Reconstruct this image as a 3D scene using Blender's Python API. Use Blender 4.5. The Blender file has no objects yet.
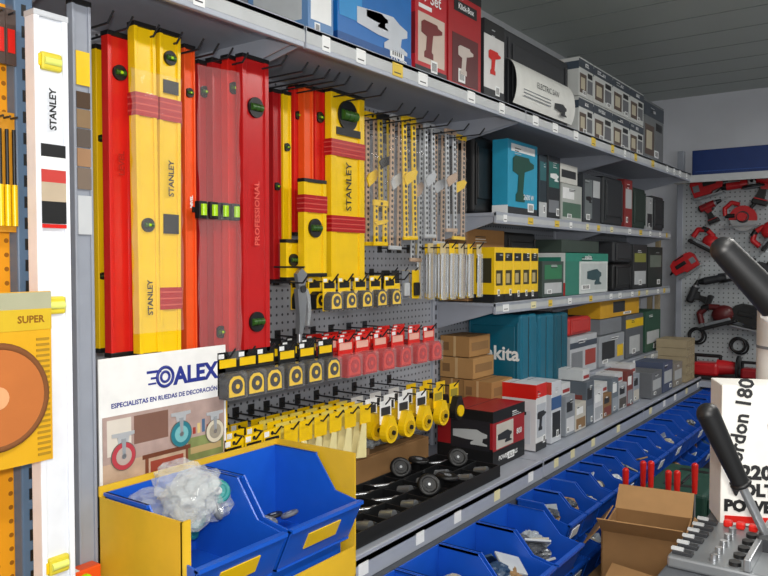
import bpy, bmesh, math, random
from mathutils import Vector, Matrix, Euler
random.seed(7)
sc = bpy.context.scene
sc.view_settings.view_transform = 'Standard'

# ------------------------------------------------------------------ camera
YAW = math.atan(537/747.5); PITCH = math.atan(26/747)
CAM = Vector((0, 0, 1.6))
RC = Euler((math.pi/2-PITCH, 0, YAW), 'XYZ').to_matrix()
cd = bpy.data.cameras.new('camera'); cam = bpy.data.objects.new('camera', cd)
sc.collection.objects.link(cam); cam.location = CAM; cam.rotation_euler = (math.pi/2-PITCH, 0, YAW)
cd.sensor_width = 36; cd.lens = 36*747/768; cd.clip_start = .02
sc.camera = cam
# survey helpers: measured bearings intersected with the physical shelf / wall planes
def bear(px, py): return RC @ Vector((px-384, 288-py, -747))
def onx(px, py, xd):
    v = bear(px, py); return CAM + v*(-xd/v.x)
def ony(px, py, Y):
    v = bear(px, py); return CAM + v*(Y/v.y)
def atd(px, py, d): return CAM + bear(px, py)*(d/747)
def Yp(px, xd, py=262): return onx(px, py, xd).y

# ------------------------------------------------------------------ materials
def lin(h):
    h = h.lstrip('#'); c = [int(h[i:i+2], 16)/255 for i in (0, 2, 4)]
    return [((x+.055)/1.055)**2.4 if x > .04045 else x/12.92 for x in c]
_m = {}
def mat(h, rough=.45, metal=0., alpha=1., var=.05, emis=0., scale=18.):
    k = (h, rough, metal, alpha, var, emis, scale)
    if k in _m: return _m[k]
    m = bpy.data.materials.new('mat_'+h.lstrip('#')+'_%d' % len(_m)); m.use_nodes = True
    nt = m.node_tree; b = nt.nodes['Principled BSDF']; c = lin(h)
    tc = nt.nodes.new('ShaderNodeTexCoord'); n = nt.nodes.new('ShaderNodeTexNoise')
    n.inputs['Scale'].default_value = scale; n.inputs['Detail'].default_value = 3
    nt.links.new(tc.outputs['Object'], n.inputs['Vector'])
    r = nt.nodes.new('ShaderNodeValToRGB')
    r.color_ramp.elements[0].position = .3; r.color_ramp.elements[1].position = .7
    r.color_ramp.elements[0].color = [x*(1-var) for x in c]+[1]
    r.color_ramp.elements[1].color = [min(1, x*(1+var)) for x in c]+[1]
    nt.links.new(n.outputs['Fac'], r.inputs['Fac']); nt.links.new(r.outputs['Color'], b.inputs['Base Color'])
    b.inputs['Roughness'].default_value = rough; b.inputs['Metallic'].default_value = metal
    b.inputs['Alpha'].default_value = alpha
    if emis:
        b.inputs['Emission Color'].default_value = c+[1]; b.inputs['Emission Strength'].default_value = emis
    _m[k] = m; return m
def pegmat(h, hole, pitch, axes):
    m = bpy.data.materials.new('perforated_'+h); m.use_nodes = True
    nt = m.node_tree; b = nt.nodes['Principled BSDF']
    tc = nt.nodes.new('ShaderNodeTexCoord'); sp = nt.nodes.new('ShaderNodeSeparateXYZ')
    nt.links.new(tc.outputs['Object'], sp.inputs[0])
    def M(op, a, bb=None):
        n = nt.nodes.new('ShaderNodeMath'); n.operation = op
        for i, v in enumerate((a, bb)):
            if v is None: continue
            if isinstance(v, (int, float)): n.inputs[i].default_value = v
            else: nt.links.new(v, n.inputs[i])
        return n.outputs[0]
    ds = []
    for a in axes:
        f = M('FRACT', M('MULTIPLY', sp.outputs[a], 1/pitch)); ds.append(M('POWER', M('SUBTRACT', f, .5), 2))
    d = M('ADD', ds[0], ds[1]); hm = M('LESS_THAN', d, .028)
    mx = nt.nodes.new('ShaderNodeMix'); mx.data_type = 'RGBA'
    nt.links.new(hm, mx.inputs[0]); mx.inputs[6].default_value = lin(h)+[1]; mx.inputs[7].default_value = lin(hole)+[1]
    nt.links.new(mx.outputs[2], b.inputs['Base Color']); b.inputs['Roughness'].default_value = .5
    return m

YEL = mat('f2c70a', .3); RED = mat('d4221a', .28); DRED = mat('ae171a', .28); ORG = mat('ec561a', .4)
BLK = mat('131416', .45); DGR = mat('2a2c30', .5); WHT = mat('eef0f0', .45); CRM = mat('ece6d2', .5)
SHELF = mat('a6acb8', .4, .1, var=.03); STEEL = mat('b9bcc0', .28, .85); ALU = mat('c9ced6', .35, .35)
GRN = mat('a8d81c', .15); DGN = mat('2f5a1c', .3); TEAL = mat('0e6680', .4); BRN = mat('9c754a', .8); NAVY = mat('27348b', .4)
WIRE = mat('3a3c40', .35, .6); CLEAR = mat('dfe6ea', .08, 0, .22); FILM = mat('ffffff', .06, 0, .08)
GRAY = mat('7b7f85', .5); LGR = mat('bcc0c2', .5); LEVW = mat('e3e7ee', .35)

# ------------------------------------------------------------------ mesh builder
class MB:
    def __init__(s):
        s.v = []; s.f = []; s.mi = []; s.sm = []; s.mats = []; s.M = Matrix.Identity(4)
    def add(s, vs, fs, m, sm=False, M=None):
        if m not in s.mats: s.mats.append(m)
        i = s.mats.index(m); o = len(s.v); T = s.M @ M if M is not None else s.M
        s.v += [T @ Vector(v) for v in vs]
        for f in fs: s.f.append([o+k for k in f]); s.mi.append(i); s.sm.append(sm)
        return s
    def bm(s, b, m, sm=False, M=None):
        b.verts.index_update()
        s.add([v.co[:] for v in b.verts], [[v.index for v in f.verts] for f in b.faces], m, sm, M); b.free()
    def box(s, c, d, m, bev=0, R=None, seg=2):
        b = bmesh.new(); bmesh.ops.create_cube(b, size=1)
        for v in b.verts: v.co = Vector((v.co.x*d[0], v.co.y*d[1], v.co.z*d[2]))
        if bev: bmesh.ops.bevel(b, geom=b.edges[:], offset=bev, segments=seg, affect='EDGES', profile=.5)
        T = Matrix.Translation(c)
        if R is not None: T = T @ R
        s.bm(b, m, False, T)
    def bb(s, x0, x1, y0, y1, z0, z1, m, bev=0):
        s.box(((x0+x1)/2, (y0+y1)/2, (z0+z1)/2), (abs(x1-x0), abs(y1-y0), abs(z1-z0)), m, bev)
    def cyl(s, a, b_, r, m, r1=None, n=18, cap=True):
        a = Vector(a); b_ = Vector(b_); r1 = r if r1 is None else r1
        q = (b_-a).to_track_quat('Z', 'Y').to_matrix(); vs = []; L = (b_-a).length
        for zz, rr in ((0, r), (L, r1)):
            for k in range(n):
                t = 2*math.pi*k/n; vs.append(a + q @ Vector((rr*math.cos(t), rr*math.sin(t), zz)))
        s.add(vs, [[k, (k+1) % n, n+(k+1) % n, n+k] for k in range(n)], m, True)
        if cap: s.add(vs, [list(range(n))[::-1], list(range(n, 2*n))], m)
    def tube(s, pts, r, m, n=8):
        for a, b_ in zip(pts, pts[1:]): s.cyl(a, b_, r, m, n=n)
        for p in pts[1:-1]: s.sph(p, (r, r, r), m, 6)
    def sph(s, c, r, m, n=14, R=None):
        b = bmesh.new(); bmesh.ops.create_uvsphere(b, u_segments=n, v_segments=max(4, n//2+1), radius=1)
        T = Matrix.Translation(c)
        if R is not None: T = T @ R
        s.bm(b, m, True, T @ Matrix.Diagonal((r[0], r[1], r[2], 1)))
    def blob(s, c, r, m, amp=.25, sub=2):
        b = bmesh.new(); bmesh.ops.create_icosphere(b, subdivisions=sub, radius=1)
        for v in b.verts: v.co *= 1+random.uniform(-amp, amp)
        s.bm(b, m, False, Matrix.Translation(c) @ Matrix.Diagonal((r[0], r[1], r[2], 1)))
    def torus(s, c, ax, R, r, m, n=24, k=10, arc=1., ):
        q = Vector(ax).to_track_quat('Z', 'Y').to_matrix(); c = Vector(c); vs = []; fs = []
        nn = n if arc >= 1 else n+1
        for i in range(nn):
            t = 2*math.pi*arc*i/n
            for j in range(k):
                p = 2*math.pi*j/k
                vs.append(c + q @ Vector(((R+r*math.cos(p))*math.cos(t), (R+r*math.cos(p))*math.sin(t), r*math.sin(p))))
        for i in range(n):
            i2 = (i+1) % nn
            for j in range(k): fs.append([i*k+j, i2*k+j, i2*k+(j+1) % k, i*k+(j+1) % k])
        s.add(vs, fs, m, True)
    def prism(s, poly, t, m, M=None):
        n = len(poly); vs = [(x, y, 0) for x, y in poly]+[(x, y, t) for x, y in poly]
        fs = [list(range(n))[::-1], list(range(n, 2*n))]+[[k, (k+1) % n, n+(k+1) % n, n+k] for k in range(n)]
        s.add(vs, fs, m, False, M)
    def text(s, t, size, m, M, bold=0.):
        c = bpy.data.curves.new('t', 'FONT'); c.body = t; c.size = size; c.resolution_u = 2; c.offset = bold
        c.align_x = 'CENTER'; c.align_y = 'CENTER'
        o = bpy.data.objects.new('t', c); sc.collection.objects.link(o)
        dg = bpy.context.evaluated_depsgraph_get(); me = o.evaluated_get(dg).to_mesh()
        s.add([v.co[:] for v in me.vertices], [list(p.vertices) for p in me.polygons], m, False, M)
        o.evaluated_get(dg).to_mesh_clear(); bpy.data.objects.remove(o); bpy.data.curves.remove(c)
    def done(s, name):
        me = bpy.data.meshes.new(name); 
        org = Vector((0, 0, 0))
        if s.v:
            lo = [min(v[i] for v in s.v) for i in range(3)]; hi = [max(v[i] for v in s.v) for i in range(3)]
            org = Vector(((lo[0]+hi[0])/2, (lo[1]+hi[1])/2, lo[2]))
        me.from_pydata([v-org for v in s.v], [], s.f)
        for m in s.mats: me.materials.append(m)
        me.polygons.foreach_set('material_index', s.mi); me.polygons.foreach_set('use_smooth', s.sm); me.update()
        o = bpy.data.objects.new(name, me); o.location = org; sc.collection.objects.link(o); return o
def FX(x, y, z):   # face seen from the aisle (normal +X): u=+Y v=+Z
    return Matrix(((0, 0, 1, x), (1, 0, 0, y), (0, 1, 0, z), (0, 0, 0, 1)))
def FY(x, y, z):   # face seen looking down the aisle (normal -Y): u=+X v=+Z
    return Matrix(((1, 0, 0, x), (0, 0, -1, y), (0, 1, 0, z), (0, 0, 0, 1)))
DRILL = [(-.5, .12), (-.5, .38), (-.38, .45), (.25, .45), (.3, .38), (.5, .34), (.5, .26), (.3, .2), (.05, .14), (-.02, -.3), (.06, -.34), (.06, -.48), (-.36, -.48), (-.36, -.34), (-.28, -.28), (-.24, .06)]
GRIND = [(-.5, -.08), (-.5, .1), (-.1, .14), (.2, .16), (.34, .1), (.5, .06), (.5, -.02), (.38, -.06), (.36, -.16), (.5, -.2), (.5, -.24), (.02, -.24), (.02, -.18), (.12, -.12), (-.1, -.12)]

# ------------------------------------------------------------------ room
ZC = 2.77
def plane_box(name, x0, x1, y0, y1, z0, z1, m):
    b = MB(); b.bb(x0, x1, y0, y1, z0, z1, m); return b.done(name)
plane_box('floor', -1.75, 2.0, -1.6, 5.7, -.05, 0, mat('6e6a64', .4, var=.2, scale=5))
plane_box('ceiling', -1.75, 2.0, -1.6, 5.7, ZC, ZC+.05, mat('b0b7b2', .4, var=.04, scale=2))
plane_box('wall_left', -1.8, -1.68, -1.6, 5.7, 0, ZC, mat('c9ccd0', .7, var=.05))
plane_box('wall_far', -1.68, 2.0, 5.6, 5.7, 0, ZC, mat('dadde4', .7, var=.05, scale=3))
plane_box('wall_right', 2.0, 2.1, -1.6, 5.7, 0, ZC, mat('c9ccd0', .7, var=.05))
plane_box('wall_back', -1.75, 2.0, -1.7, -1.6, 0, ZC, mat('c9ccd0', .7, var=.05))
b = MB()
for yy in [ -1+.3*i for i in range(22)]: b.bb(-1.66, 1.98, yy-.004, yy+.004, ZC-.003, ZC-.0005, mat('8b928f', .6))
b.done('trim_ceiling')

# ------------------------------------------------------------------ shelving
ZA, ZB, ZCc, ZD, ZE = 2.16, 1.79, 1.44, 1.045, .86
XA, XS, XE, XB = 1.2, 1.32, 1.12, 1.6
PEG = pegmat('a0a5ae', '3c3e44', .025, (1, 2))
J = [.76, 1.35, 2.57, 3.80, 5.02]
def shelf(b, xf, y0, y1, z, lip=.042):
    b.bb(-XB, -xf, y0+.003, y1-.003, z-.012, z, SHELF)
    b.bb(-xf-.012, -xf, y0+.003, y1-.003, z-lip, z+.003, SHELF, .002)
    b.bb(-xf-.0005, -xf+.001, y0+.003, y1-.003, z-lip+.012, z-.01, LGR)
    for y in (y0+.012, y1-.016):
        dd = XB-xf-.02
        b.prism([(0, -.1), (0, 0), (dd, 0), (dd, -.025)], .004, SHELF,
                Matrix(((1, 0, 0, -XB+.002), (0, 0, 1, y), (0, 1, 0, z-.012), (0, 0, 0, 1))))
    # price tags clipped on the lip
    y = y0+.06
    while y < y1-.08:
        w = random.choice((.03, .04, .05))
        b.bb(-xf+.0008, -xf+.0022, y, y+w, z-lip+.008, z-.006, random.choice((WHT, WHT, mat('e8e0b0', .5), mat('e0c040', .5))))
        b.bb(-xf+.002, -xf+.0026, y+w*.15, y+w*.8, z-lip+.016, z-lip+.019, DGR)
        y += random.uniform(.12, .3)
for i in range(4):
    y0, y1 = J[i], J[i+1]; b = MB()
    b.bb(-XB-.006, -XB, y0, y1, .5, 2.45, PEG)
    for y in ([y0, y1] if i == 3 else [y0]):
        b.bb(-XB-.05, -XB+.012, y-.018, y+.018, .0, 2.5, SHELF, .003)
        for k in range(44): b.bb(-XB+.0115, -XB+.013, y-.004, y+.004, .85+k*.037, .87+k*.037, BLK)
    shelf(b, XA, y0, y1, ZA, .05)
    if i >= 2:
        for z in (ZB, ZCc, ZD): shelf(b, XS, y0, y1, z)
    b.bb(-XB, -XE, y0+.003, y1-.003, ZE-.015, ZE, SHELF)
    b.bb(-XE-.012, -XE, y0+.003, y1-.003, ZE-.06, ZE+.012, SHELF, .003)
    y = y0+.1
    while y < y1-.1: b.bb(-XE, -XE+.0015, y, y+.04, ZE-.045, ZE-.012, random.choice((WHT, mat('e8e0b0', .5)))); y += random.uniform(.15, .35)
    b.bb(-XB, -XE+.02, y0+.003, y1-.003, .5, ZE-.06, mat('4a4e55', .6))
    b.bb(-XB, -.88, y0+.003, y1-.003, .02, .5, mat('3a3e46', .6), .004)
    b.done('gondola_shelving_unit')

# left-hand neighbouring display bay
b = MB(); b.bb(-1.33, -1.31, .0, .69, 0, 2.05, pegmat('f0a014', '9a5e06', .025, (1, 2))); 
b.bb(-1.34, -1.31, .0, .69, 2.05, 2.09, mat('5f7a9a', .4)); b.done('orange_pegboard_panel')
b = MB(); y0, y1 = Yp(18, 1.28), Yp(37, 1.28); b.bb(-1.31, -1.28, y0, y1, 0, 2.7, mat('56708c', .4), .003)
for k in range(60): b.bb(-1.281, -1.279, (y0+y1)/2-.004, (y0+y1)/2+.004, .4+k*.037, .42+k*.037, BLK)
b.done('steel_upright_post')
# sanding disc pack
XP = 1.165
b = MB(); ya, yb = Yp(-60, XP), Yp(50, XP); zt = onx(20, 292, XP).z; zb = onx(20, 466, XP).z
b.bb(-XP-.004, -XP, ya, yb, zb, zt, mat('d9a51c', .4)); b.bb(-XP-.0005, -XP+.0015, ya, yb, zt-.062, zt-.028, mat('cfae2a', .3))
b.bb(-XP-.0005, -XP+.0015, ya, yb, zt-.028, zt-.001, mat('a8a88c', .3))
b.text('SUPER', .016, mat('8a5a10', .4), FX(-XP+.002, yb-.035, zt-.045), .0005)
cy = Yp(-9, XP); cz = (zt+zb)/2-.024
b.torus((-XP+.008, cy, cz), (1, 0, 0), .080, .006, mat('7a4a24', .9), 40, 8)
b.cyl((-XP-.002, cy, cz), (-XP+.012, cy, cz), .081, mat('b86a30', .85), n=48); b.cyl((-XP+.01, cy, cz), (-XP+.0135, cy, cz), .018, mat('d9a070', .8))
for k in range(22): b.bb(-XP-.0005, -XP+.0014, yb-.026, yb-.004, zb+.01+k*.009, zb+.014+k*.009, mat('a8821a', .5))
b.tube([(-1.31, ya+.07, zt-.01), (-XP+.02, ya+.07, zt-.01)], .0025, WIRE)
b.done('sanding_disc_pack')
b = MB()
for k, px in enumerate((-4, 3, 10)):
    y = Yp(px, 1.27); z1 = onx(5, 112, 1.27).z; z0 = onx(5, 232, 1.27).z
    b.bb(-1.272, -1.27, y, y+.012, z0, z1, mat('c98a18', .5)); b.cyl((-1.262, y+.006, z0+.01), (-1.262, y+.006, z0+.08), .005, YEL); b.cyl((-1.262, y+.006, z0+.08), (-1.262, y+.006, z1-.03), .003, BLK)
    b.tube([(-1.31, y+.006, z1-.01), (-1.25, y+.006, z1-.01)], .002, WIRE)
b.done('screwdriver_blister_packs')
b = MB()
for k, px in enumerate((-2, 9)):
    y = Yp(px, 1.27); z1 = onx(5, 8, 1.27).z; z0 = onx(5, 64, 1.27).z
    b.bb(-1.272, -1.268, y, y+.018, z0, z1, mat('4a3a34', .5)); b.bb(-1.268, -1.266, y+.003, y+.015, z0+.02, z0+.06, RED)
    b.tube([(-1.31, y+.006, z1-.01), (-1.25, y+.006, z1-.01)], .002, WIRE)
b.done('cutter_blister_packs')

# ------------------------------------------------------------------ spirit levels
def level(px0, px1, py0, py1, xd, col, vials=(.12, .5), band=None, label=None, tilt=0, t=.024, web=.6, name='spirit_level', rim=None, stick=(), ls=.34):
    pm = (px0+px1)/2; y0, y1 = Yp(px0, xd, (py0+py1)/2), Yp(px1, xd, (py0+py1)/2)
    zt = min(onx(pm, py0, xd).z, 2.1); zb = onx(pm, py1, xd).z; w = y1-y0-.003; h = zt-zb
    b = MB(); b.M = Matrix.Translation((-xd, (y0+y1)/2, zt)) @ Matrix.Rotation(tilt, 4, 'X')
    fl = w*.16; white = col is LEVW
    b.bb(-t, 0, -w/2, -w/2+fl, -h, 0, rim or col, .0015); b.bb(-t, 0, w/2-fl, w/2, -h, 0, rim or col, .0015)
    b.bb(-t*(.5+web/2), -t*(.5-web/2), -w/2+fl*.8, w/2-fl*.8, -h, 0, col)
    ec = mat('c8ccd2', .4) if white else BLK
    b.bb(-t-.001, .001, -w/2-.0008, w/2+.0008, -.008, .002, ec, .001); b.bb(-t-.001, .001, -w/2-.0008, w/2+.0008, -h-.002, -h+.008, ec, .001)
    for v in vials:
        z = -h*v; r = w*(.28 if w > .05 else .34)
        if white:
            b.box((-.004, 0, z), (.012, w*.62, w*.5), mat('d8c83a', .4), .004); b.cyl((.001, -w*.24, z), (.001, w*.24, z), w*.11, mat('e4ec7a', .15), n=12); b.box((.0, -w*.36, z), (.006, w*.08, w*.34), YEL, .002)
        else:
            b.cyl((-t*.9, 0, z), (.0015, 0, z), r, BLK, n=22)
            b.cyl((.0012, -r*.75, z), (.0012, r*.75, z), r*.36, DGN, n=10); b.cyl((.0022, -r*.25, z), (.0022, r*.25, z), r*.3, GRN, n=10)
            for q in (-.25, .25): b.torus((.0012, r*q, z), (0, 1, 0), r*.37, .0006, BLK, 10, 4)
    if band:
        for v in band:
            b.bb(-t-.0015, .0018, -w/2-.0012, w/2+.0012, -h*v-.024, -h*v+.024, DRED)
            for q in (-.014, 0, .014): b.bb(-t-.0018, .002, -w/2-.0015, w/2+.0015, -h*v-.0015+q, -h*v+.0015+q, mat('d0584c', .2))
    for (v0, v1, m) in stick: b.bb(.0, .0018, -w*.36, w*.36, -h*v1, -h*v0, m)
    if label:
        txt, m, v = label
        b.text(txt, w*ls, m, Matrix.Translation((.0022, 0, -h*v)) @ FX(0, 0, 0) @ Matrix.Rotation(math.pi/2, 4, 'Z'), .0005)
    return b.done(name)
level(38, 73, 15, 640, 1.2, LEVW, (.075, .46, .88), rim=mat('eef2fa', .4), t=.03, stick=((.205, .225, BLK), (.225, .245, WHT), (.245, .265, mat('c03a34', .5)), (.265, .295, mat('b9a890', .5)), (.295, .33, BLK), (.331, .337, RED)), label=('STANLEY', BLK, .15), ls=.28)
level(76, 96, 2, 640, 1.3, mat('969ca8', .35), (), t=.02, name='aluminium_straightedge', stick=((.078, .13, YEL), (.14, .165, mat('4a3522', .6)), (.167, .195, mat('8a7050', .6)), (.197, .225, mat('5b5048', .6)), (.227, .255, mat('a07a58', .6)), (.257, .29, mat('7a6a5c', .6)), (.3, .36, mat('c8ccd0', .5))))
level(97, 108, 46, 352, 1.43, YEL, (.3, .75))
level(109, 134, 34, 356, 1.37, RED, (.12,), band=(), label=('LEVEL', DRED, .4))
level(135.5, 158, 24, 357, 1.335, YEL, (.6,), band=(.24,), tilt=.008, label=('STANLEY', BLK, .82))
level(161, 183, 27, 356, 1.335, YEL, (.08, ), band=(.24,.82), tilt=-.01, label=('STANLEY', BLK, .45), stick=((.15, .19, BLK), (.56, .62, BLK)))
level(185, 197, 46, 356, 1.38, ORG, (.15,), label=('NIVEL', WHT, .5))
level(199, 213, 62, 358, 1.40, DRED, (.1,), band=())
level(213, 228, 60, 362, 1.38, DRED, (.9,))
level(228, 242, 57, 366, 1.36, RED, (.1,))
level(243, 270, 53, 368, 1.33, mat('bc1a1c', .28), (.16, .85), label=('PROFESSIONAL', mat('e0584c', .4), .5), ls=.26)
level(273, 282, 90, 282, 1.44, DRED, (.5,)); level(283, 292, 92, 275, 1.44, YEL, (.3,)); level(294, 303, 84, 235, 1.44, RED, (.2,))
level(304, 314, 84, 230, 1.42, ORG, (.7,)); level(315, 326, 84, 230, 1.42, RED, (.2,))
level(331, 365, 88, 280, 1.39, YEL, (.12,), band=(.3, .7), label=('STANLEY', BLK, .5), ls=.22, stick=((.19,.23,BLK),))
level(304, 327, 180, 276, 1.37, YEL, (.5,), band=(.25,))
level(286, 302, 240, 280, 1.40, YEL, (.5,))
b = MB()  # vials pack across red levels
for k in range(4):
    y0, y1 = Yp(198+k*11, 1.34, 211), Yp(206+k*11, 1.34, 211); z = onx(220, 211, 1.34).z
    b.bb(-1.352, -1.335, y0, y1, z-.02, z+.02, BLK, .002); b.cyl((-1.334, (y0+y1)/2, z-.013), (-1.334, (y0+y1)/2, z+.013), .0075, GRN)
b.bb(-1.356, -1.352, Yp(197, 1.34), Yp(243, 1.34), z-.006, z+.006, BLK); b.done('bubble_vial_strip')
# crumpled clear plastic film over the red levels
def sheet(name, pa, pb, x0, x1, z0, z1, N=14, K=24, am=.004):
    b = MB(); ya, yb = Yp(pa, x0), Yp(pb, x1); vs = []
    for i in range(N):
        for j in range(K): vs.append((-x0+(x0-x1)*i/(N-1)+random.uniform(-am, am), ya+(yb-ya)*i/(N-1), z0+(z1-z0)*j/(K-1)))
    b.add(vs, [[i*K+j, (i+1)*K+j, (i+1)*K+j+1, i*K+j+1] for i in range(N-1) for j in range(K-1)], FILM, True); b.done(name)
sheet('plastic_film_sleeve', 199, 241, 1.35, 1.322, onx(230, 360, 1.33).z, 2.05)
sheet('plastic_film_sleeve', 133, 183, 1.326, 1.326, 1.45, 2.0)
sheet('plastic_film_sleeve', 370, 466, 1.355, 1.355, 1.68, 2.0)

# aluminium perforated rules
def rule(px0, px1, py0, py1, xd, tip=YEL, lean=0, name='perforated_angle_rule', body=None, wide=1.):
    pm = (px0+px1)/2; y0, y1 = Yp(px0, xd), Yp(px1, xd); zt = min(onx(pm, py0, xd).z, 2.08); zb = onx(pm, py1, xd).z; w = (y1-y0)*wide; h = zt-zb
    b = MB(); b.M = Matrix.Translation((-xd, (y0+y1)/2, zt)) @ Matrix.Rotation(lean, 4, 'X'); body = body or mat('a89a8c', .4, .3)
    for s_ in (-1, 1):
        c = s_*w*.32; b.bb(-.006, 0, c-w*.14, c+w*.14, -h, 0, body, .001)
        n = int(h/.017)
        for k in range(1, n): b.cyl((-.004, c, -k*h/n), (.0006, c, -k*h/n), w*.08, DGR, n=7)
    b.bb(-.008, .002, -w/2, w/2, -.02, 0, tip, .003); b.bb(-.008, .002, -w/2, w/2, -h, -h+.014, tip, .003)
    b.prism([(-w*.5, -h*.5), (-w*.3, -h*.56), (w*.3, -h*.5), (w*.5, -h*.44), (w*.3, -h*.42), (-w*.3, -h*.46)], .004, tip, FX(.0005, 0, 0))
    b.cyl((-.01, 0, -.012), (.004, 0, -.012), .005, BLK, n=10)
    return b.done(name)
SV = mat('c8ccd0', .3, .3); TN = mat('c0a48c', .4)
for a, tip, bd, ln in (((366, 378, 92, 246, 1.44), YEL, TN, .0), ((378, 392, 96, 212, 1.42), BLK, mat('c8a820', .4), .02), ((374, 388, 200, 246, 1.40), YEL, YEL, 0), ((391, 403, 90, 250, 1.40), SV, TN, -.02), ((402, 416, 94, 240, 1.38), YEL, YEL, .03),
                       ((413, 424, 104, 262, 1.42), TN, SV, -.03), ((424, 435, 108, 238, 1.39), SV, SV, .02), ((434, 446, 116, 245, 1.42), SV, TN, -.015), ((445, 456, 118, 232, 1.39), TN, SV, .03), ((454, 466, 126, 240, 1.42), YEL, TN, -.02)):
    rule(*a, tip=tip, lean=ln, body=bd)

# hooks
b = MB()
def hook(y, z, xf, xb=XB, up=.022):
    b.tube([(-xb, y, z), (-xf-.02, y, z), (-xf, y, z+up)], .0024, WIRE, 6)
    b.bb(-xb, -xb+.003, y-.012, y+.012, z-.016, z+.016, WIRE)
for px in (102, 121, 147, 170, 191, 206, 220, 235, 256, 277, 288, 299, 309, 320, 342, 356, 373, 386, 399, 410, 424, 441, 457):
    hook(Yp(px, 1.36), 2.078-(.03 if px > 365 else 0), 1.25 if px > 250 else 1.31, up=.02)
for z, xs in ((1.545, (300, 330, 345, 360, 375, 390, 402)), (1.375, (226, 246, 266, 286, 306, 326, 346, 363, 380, 397, 414, 429)), (1.165, (232, 252, 272, 290, 305, 320, 335, 350, 365, 383, 401, 419, 436, 452))):
    for px in xs: hook(Yp(px, 1.33), z, 1.3)
for px in (443, 452, 461, 470, 479): hook(Yp(px, 1.33), 1.65, 1.31)
for px in (408, 418, 428): hook(Yp(px, 1.36), 1.56, 1.4)
b.done('pegboard_hooks')

# ------------------------------------------------------------------ hanging blister rows
def tape(b, x, y, z, s, body, lab):
    P = [(-.5, -.5), (.5, -.5), (.5, .1), (.42, .34), (.2, .5), (-.2, .5), (-.42, .34), (-.5, .1)]
    b.prism([(u*s, v*s) for u, v in P], s*.5, body, FX(x, y, z))
    b.prism([(u*s*.82, v*s*.82) for u, v in P], s*.03, lab, FX(x+s*.5, y, z))
    b.cyl((x+s*.52, y, z), (x+s*.56, y, z), s*.3, body, n=18); b.cyl((x+s*.55, y, z), (x+s*.58, y, z), s*.1, lab, n=16)
    b.bb(x+.1*s, x+.4*s, y+s*.5, y+s*.6, z-s*.5, z-s*.4, STEEL)
def taperow(name, pxs, zh, card, body, lab, s=.062, xs=(1.33, 1.39, 1.45), ch=.05, strip=None):
    b = MB()
    for px in pxs:
        y = Yp(px, 1.33)
        for x in xs:
            zt = zh+.012; yy = y+random.uniform(-.004, .004)
            b.bb(-x-.0015, -x, yy-s*.55, yy+s*.55, zt-ch-s*1.05, zt, card)
            if strip: b.bb(-x, -x+.0008, yy-s*.45, yy+s*.45, zt-ch*.75, zt-ch*.35, strip)
            b.bb(-x, -x+.0006, yy-s*.5, yy-s*.2, zt-ch*.3, zt-ch*.08, WHT)
            b.cyl((-x-.002, yy, zt-.011), (-x+.0012, yy, zt-.011), .005, BLK, n=10)
            tape(b, -x+.0005, yy, zt-ch-s*.5, s, body, lab)
            if x == xs[0]: b.box((-x+s*.31, yy, zt-ch-s*.5), (s*.64, s*1.1, s*1.1), FILM, .006)
    return b.done(name)
taperow('yellow_tape_measure_row', (330, 345, 360, 375, 390), 1.545, YEL, BLK, YEL, .05, ch=.04, strip=BLK)
taperow('black_tape_measure_row', (226, 246, 266, 286, 306, 326), 1.375, BLK, BLK, YEL, .058, ch=.05, strip=YEL)
taperow('red_tape_measure_row', (346, 363, 380, 397, 414, 429), 1.375, RED, mat('b01c24', .35), mat('d8342c', .4), .062, strip=mat('e8b0a0', .4))
taperow('pocket_tape_measure_row', (232, 252, 272), 1.165, YEL, BLK, YEL, .055, ch=.06, strip=BLK)
b = MB()   # putty scraper cards: ivory fan
for px in (290, 305, 320, 335, 350, 365):
    y = Yp(px, 1.33)
    for k, x in enumerate((1.33, 1.36, 1.39, 1.42, 1.45)):
        z = 1.177
        b.prism([(-.026, -.055), (.026, -.055), (.026, 0), (-.026, 0)], .001, YEL if k % 2 == 0 else mat('e4d060', .4), FX(-x, y, z))
        b.prism([(-.01, -.055), (.01, -.055), (.024, -.155), (-.024, -.155)], .003, mat('efe3a8', .45), FX(-x, y, z) @ Matrix.Rotation(.14*(k-2)*.5, 4, 'Z'))
b.done('plastic_spatula_row')
b = MB()   # chalk line reels
for px in (383, 401, 419, 436, 452):
    y = Yp(px, 1.33)
    for x in (1.32, 1.375, 1.43):
        z = 1.177
        b.bb(-x-.001, -x, y-.03, y+.03, z-.07, z, WHT if px % 2 else YEL)
        b.bb(-x, -x+.0006, y-.024, y+.024, z-.045, z-.02, DGR if px % 2 else mat('9a8a30', .4))
        pts = [(0.033*math.cos(a), -.095+.033*math.sin(a)) for a in [math.radians(150+i*20) for i in range(13)]]+[(.012, -.045), (-.012, -.045)]
        if px < 440:
            b.prism(pts, .024, YEL, FX(-x, y, z)); b.cyl((-x+.024, y, z-.095), (-x+.028, y, z-.095), .02, mat('caa40c', .4)); b.cyl((-x+.028, y, z-.095), (-x+.034, y, z-.095), .007, BLK)
        else:
            b.prism(pts, .024, BLK, FX(-x, y, z)); b.cyl((-x+.024, y, z-.095), (-x+.03, y, z-.095), .02, YEL)
b.done('chalk_line_reel_row')
b = MB()   # lower black hanging tool packs
for px in (205, 214, 223):
    y = Yp(px, 1.36)
    b.bb(-1.372, -1.37, y-.02, y+.02, 1.19, 1.385, BLK); b.cyl((-1.36, y, 1.2), (-1.36, y, 1.29), .008, YEL); b.cyl((-1.36, y, 1.29), (-1.36, y, 1.37), .003, STEEL)
    b.tube([(-1.6, y, 1.375), (-1.34, y, 1.375)], .0025, WIRE)
b.done('chisel_blister_packs')
b = MB()   # small parts packs hanging mid board
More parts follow.
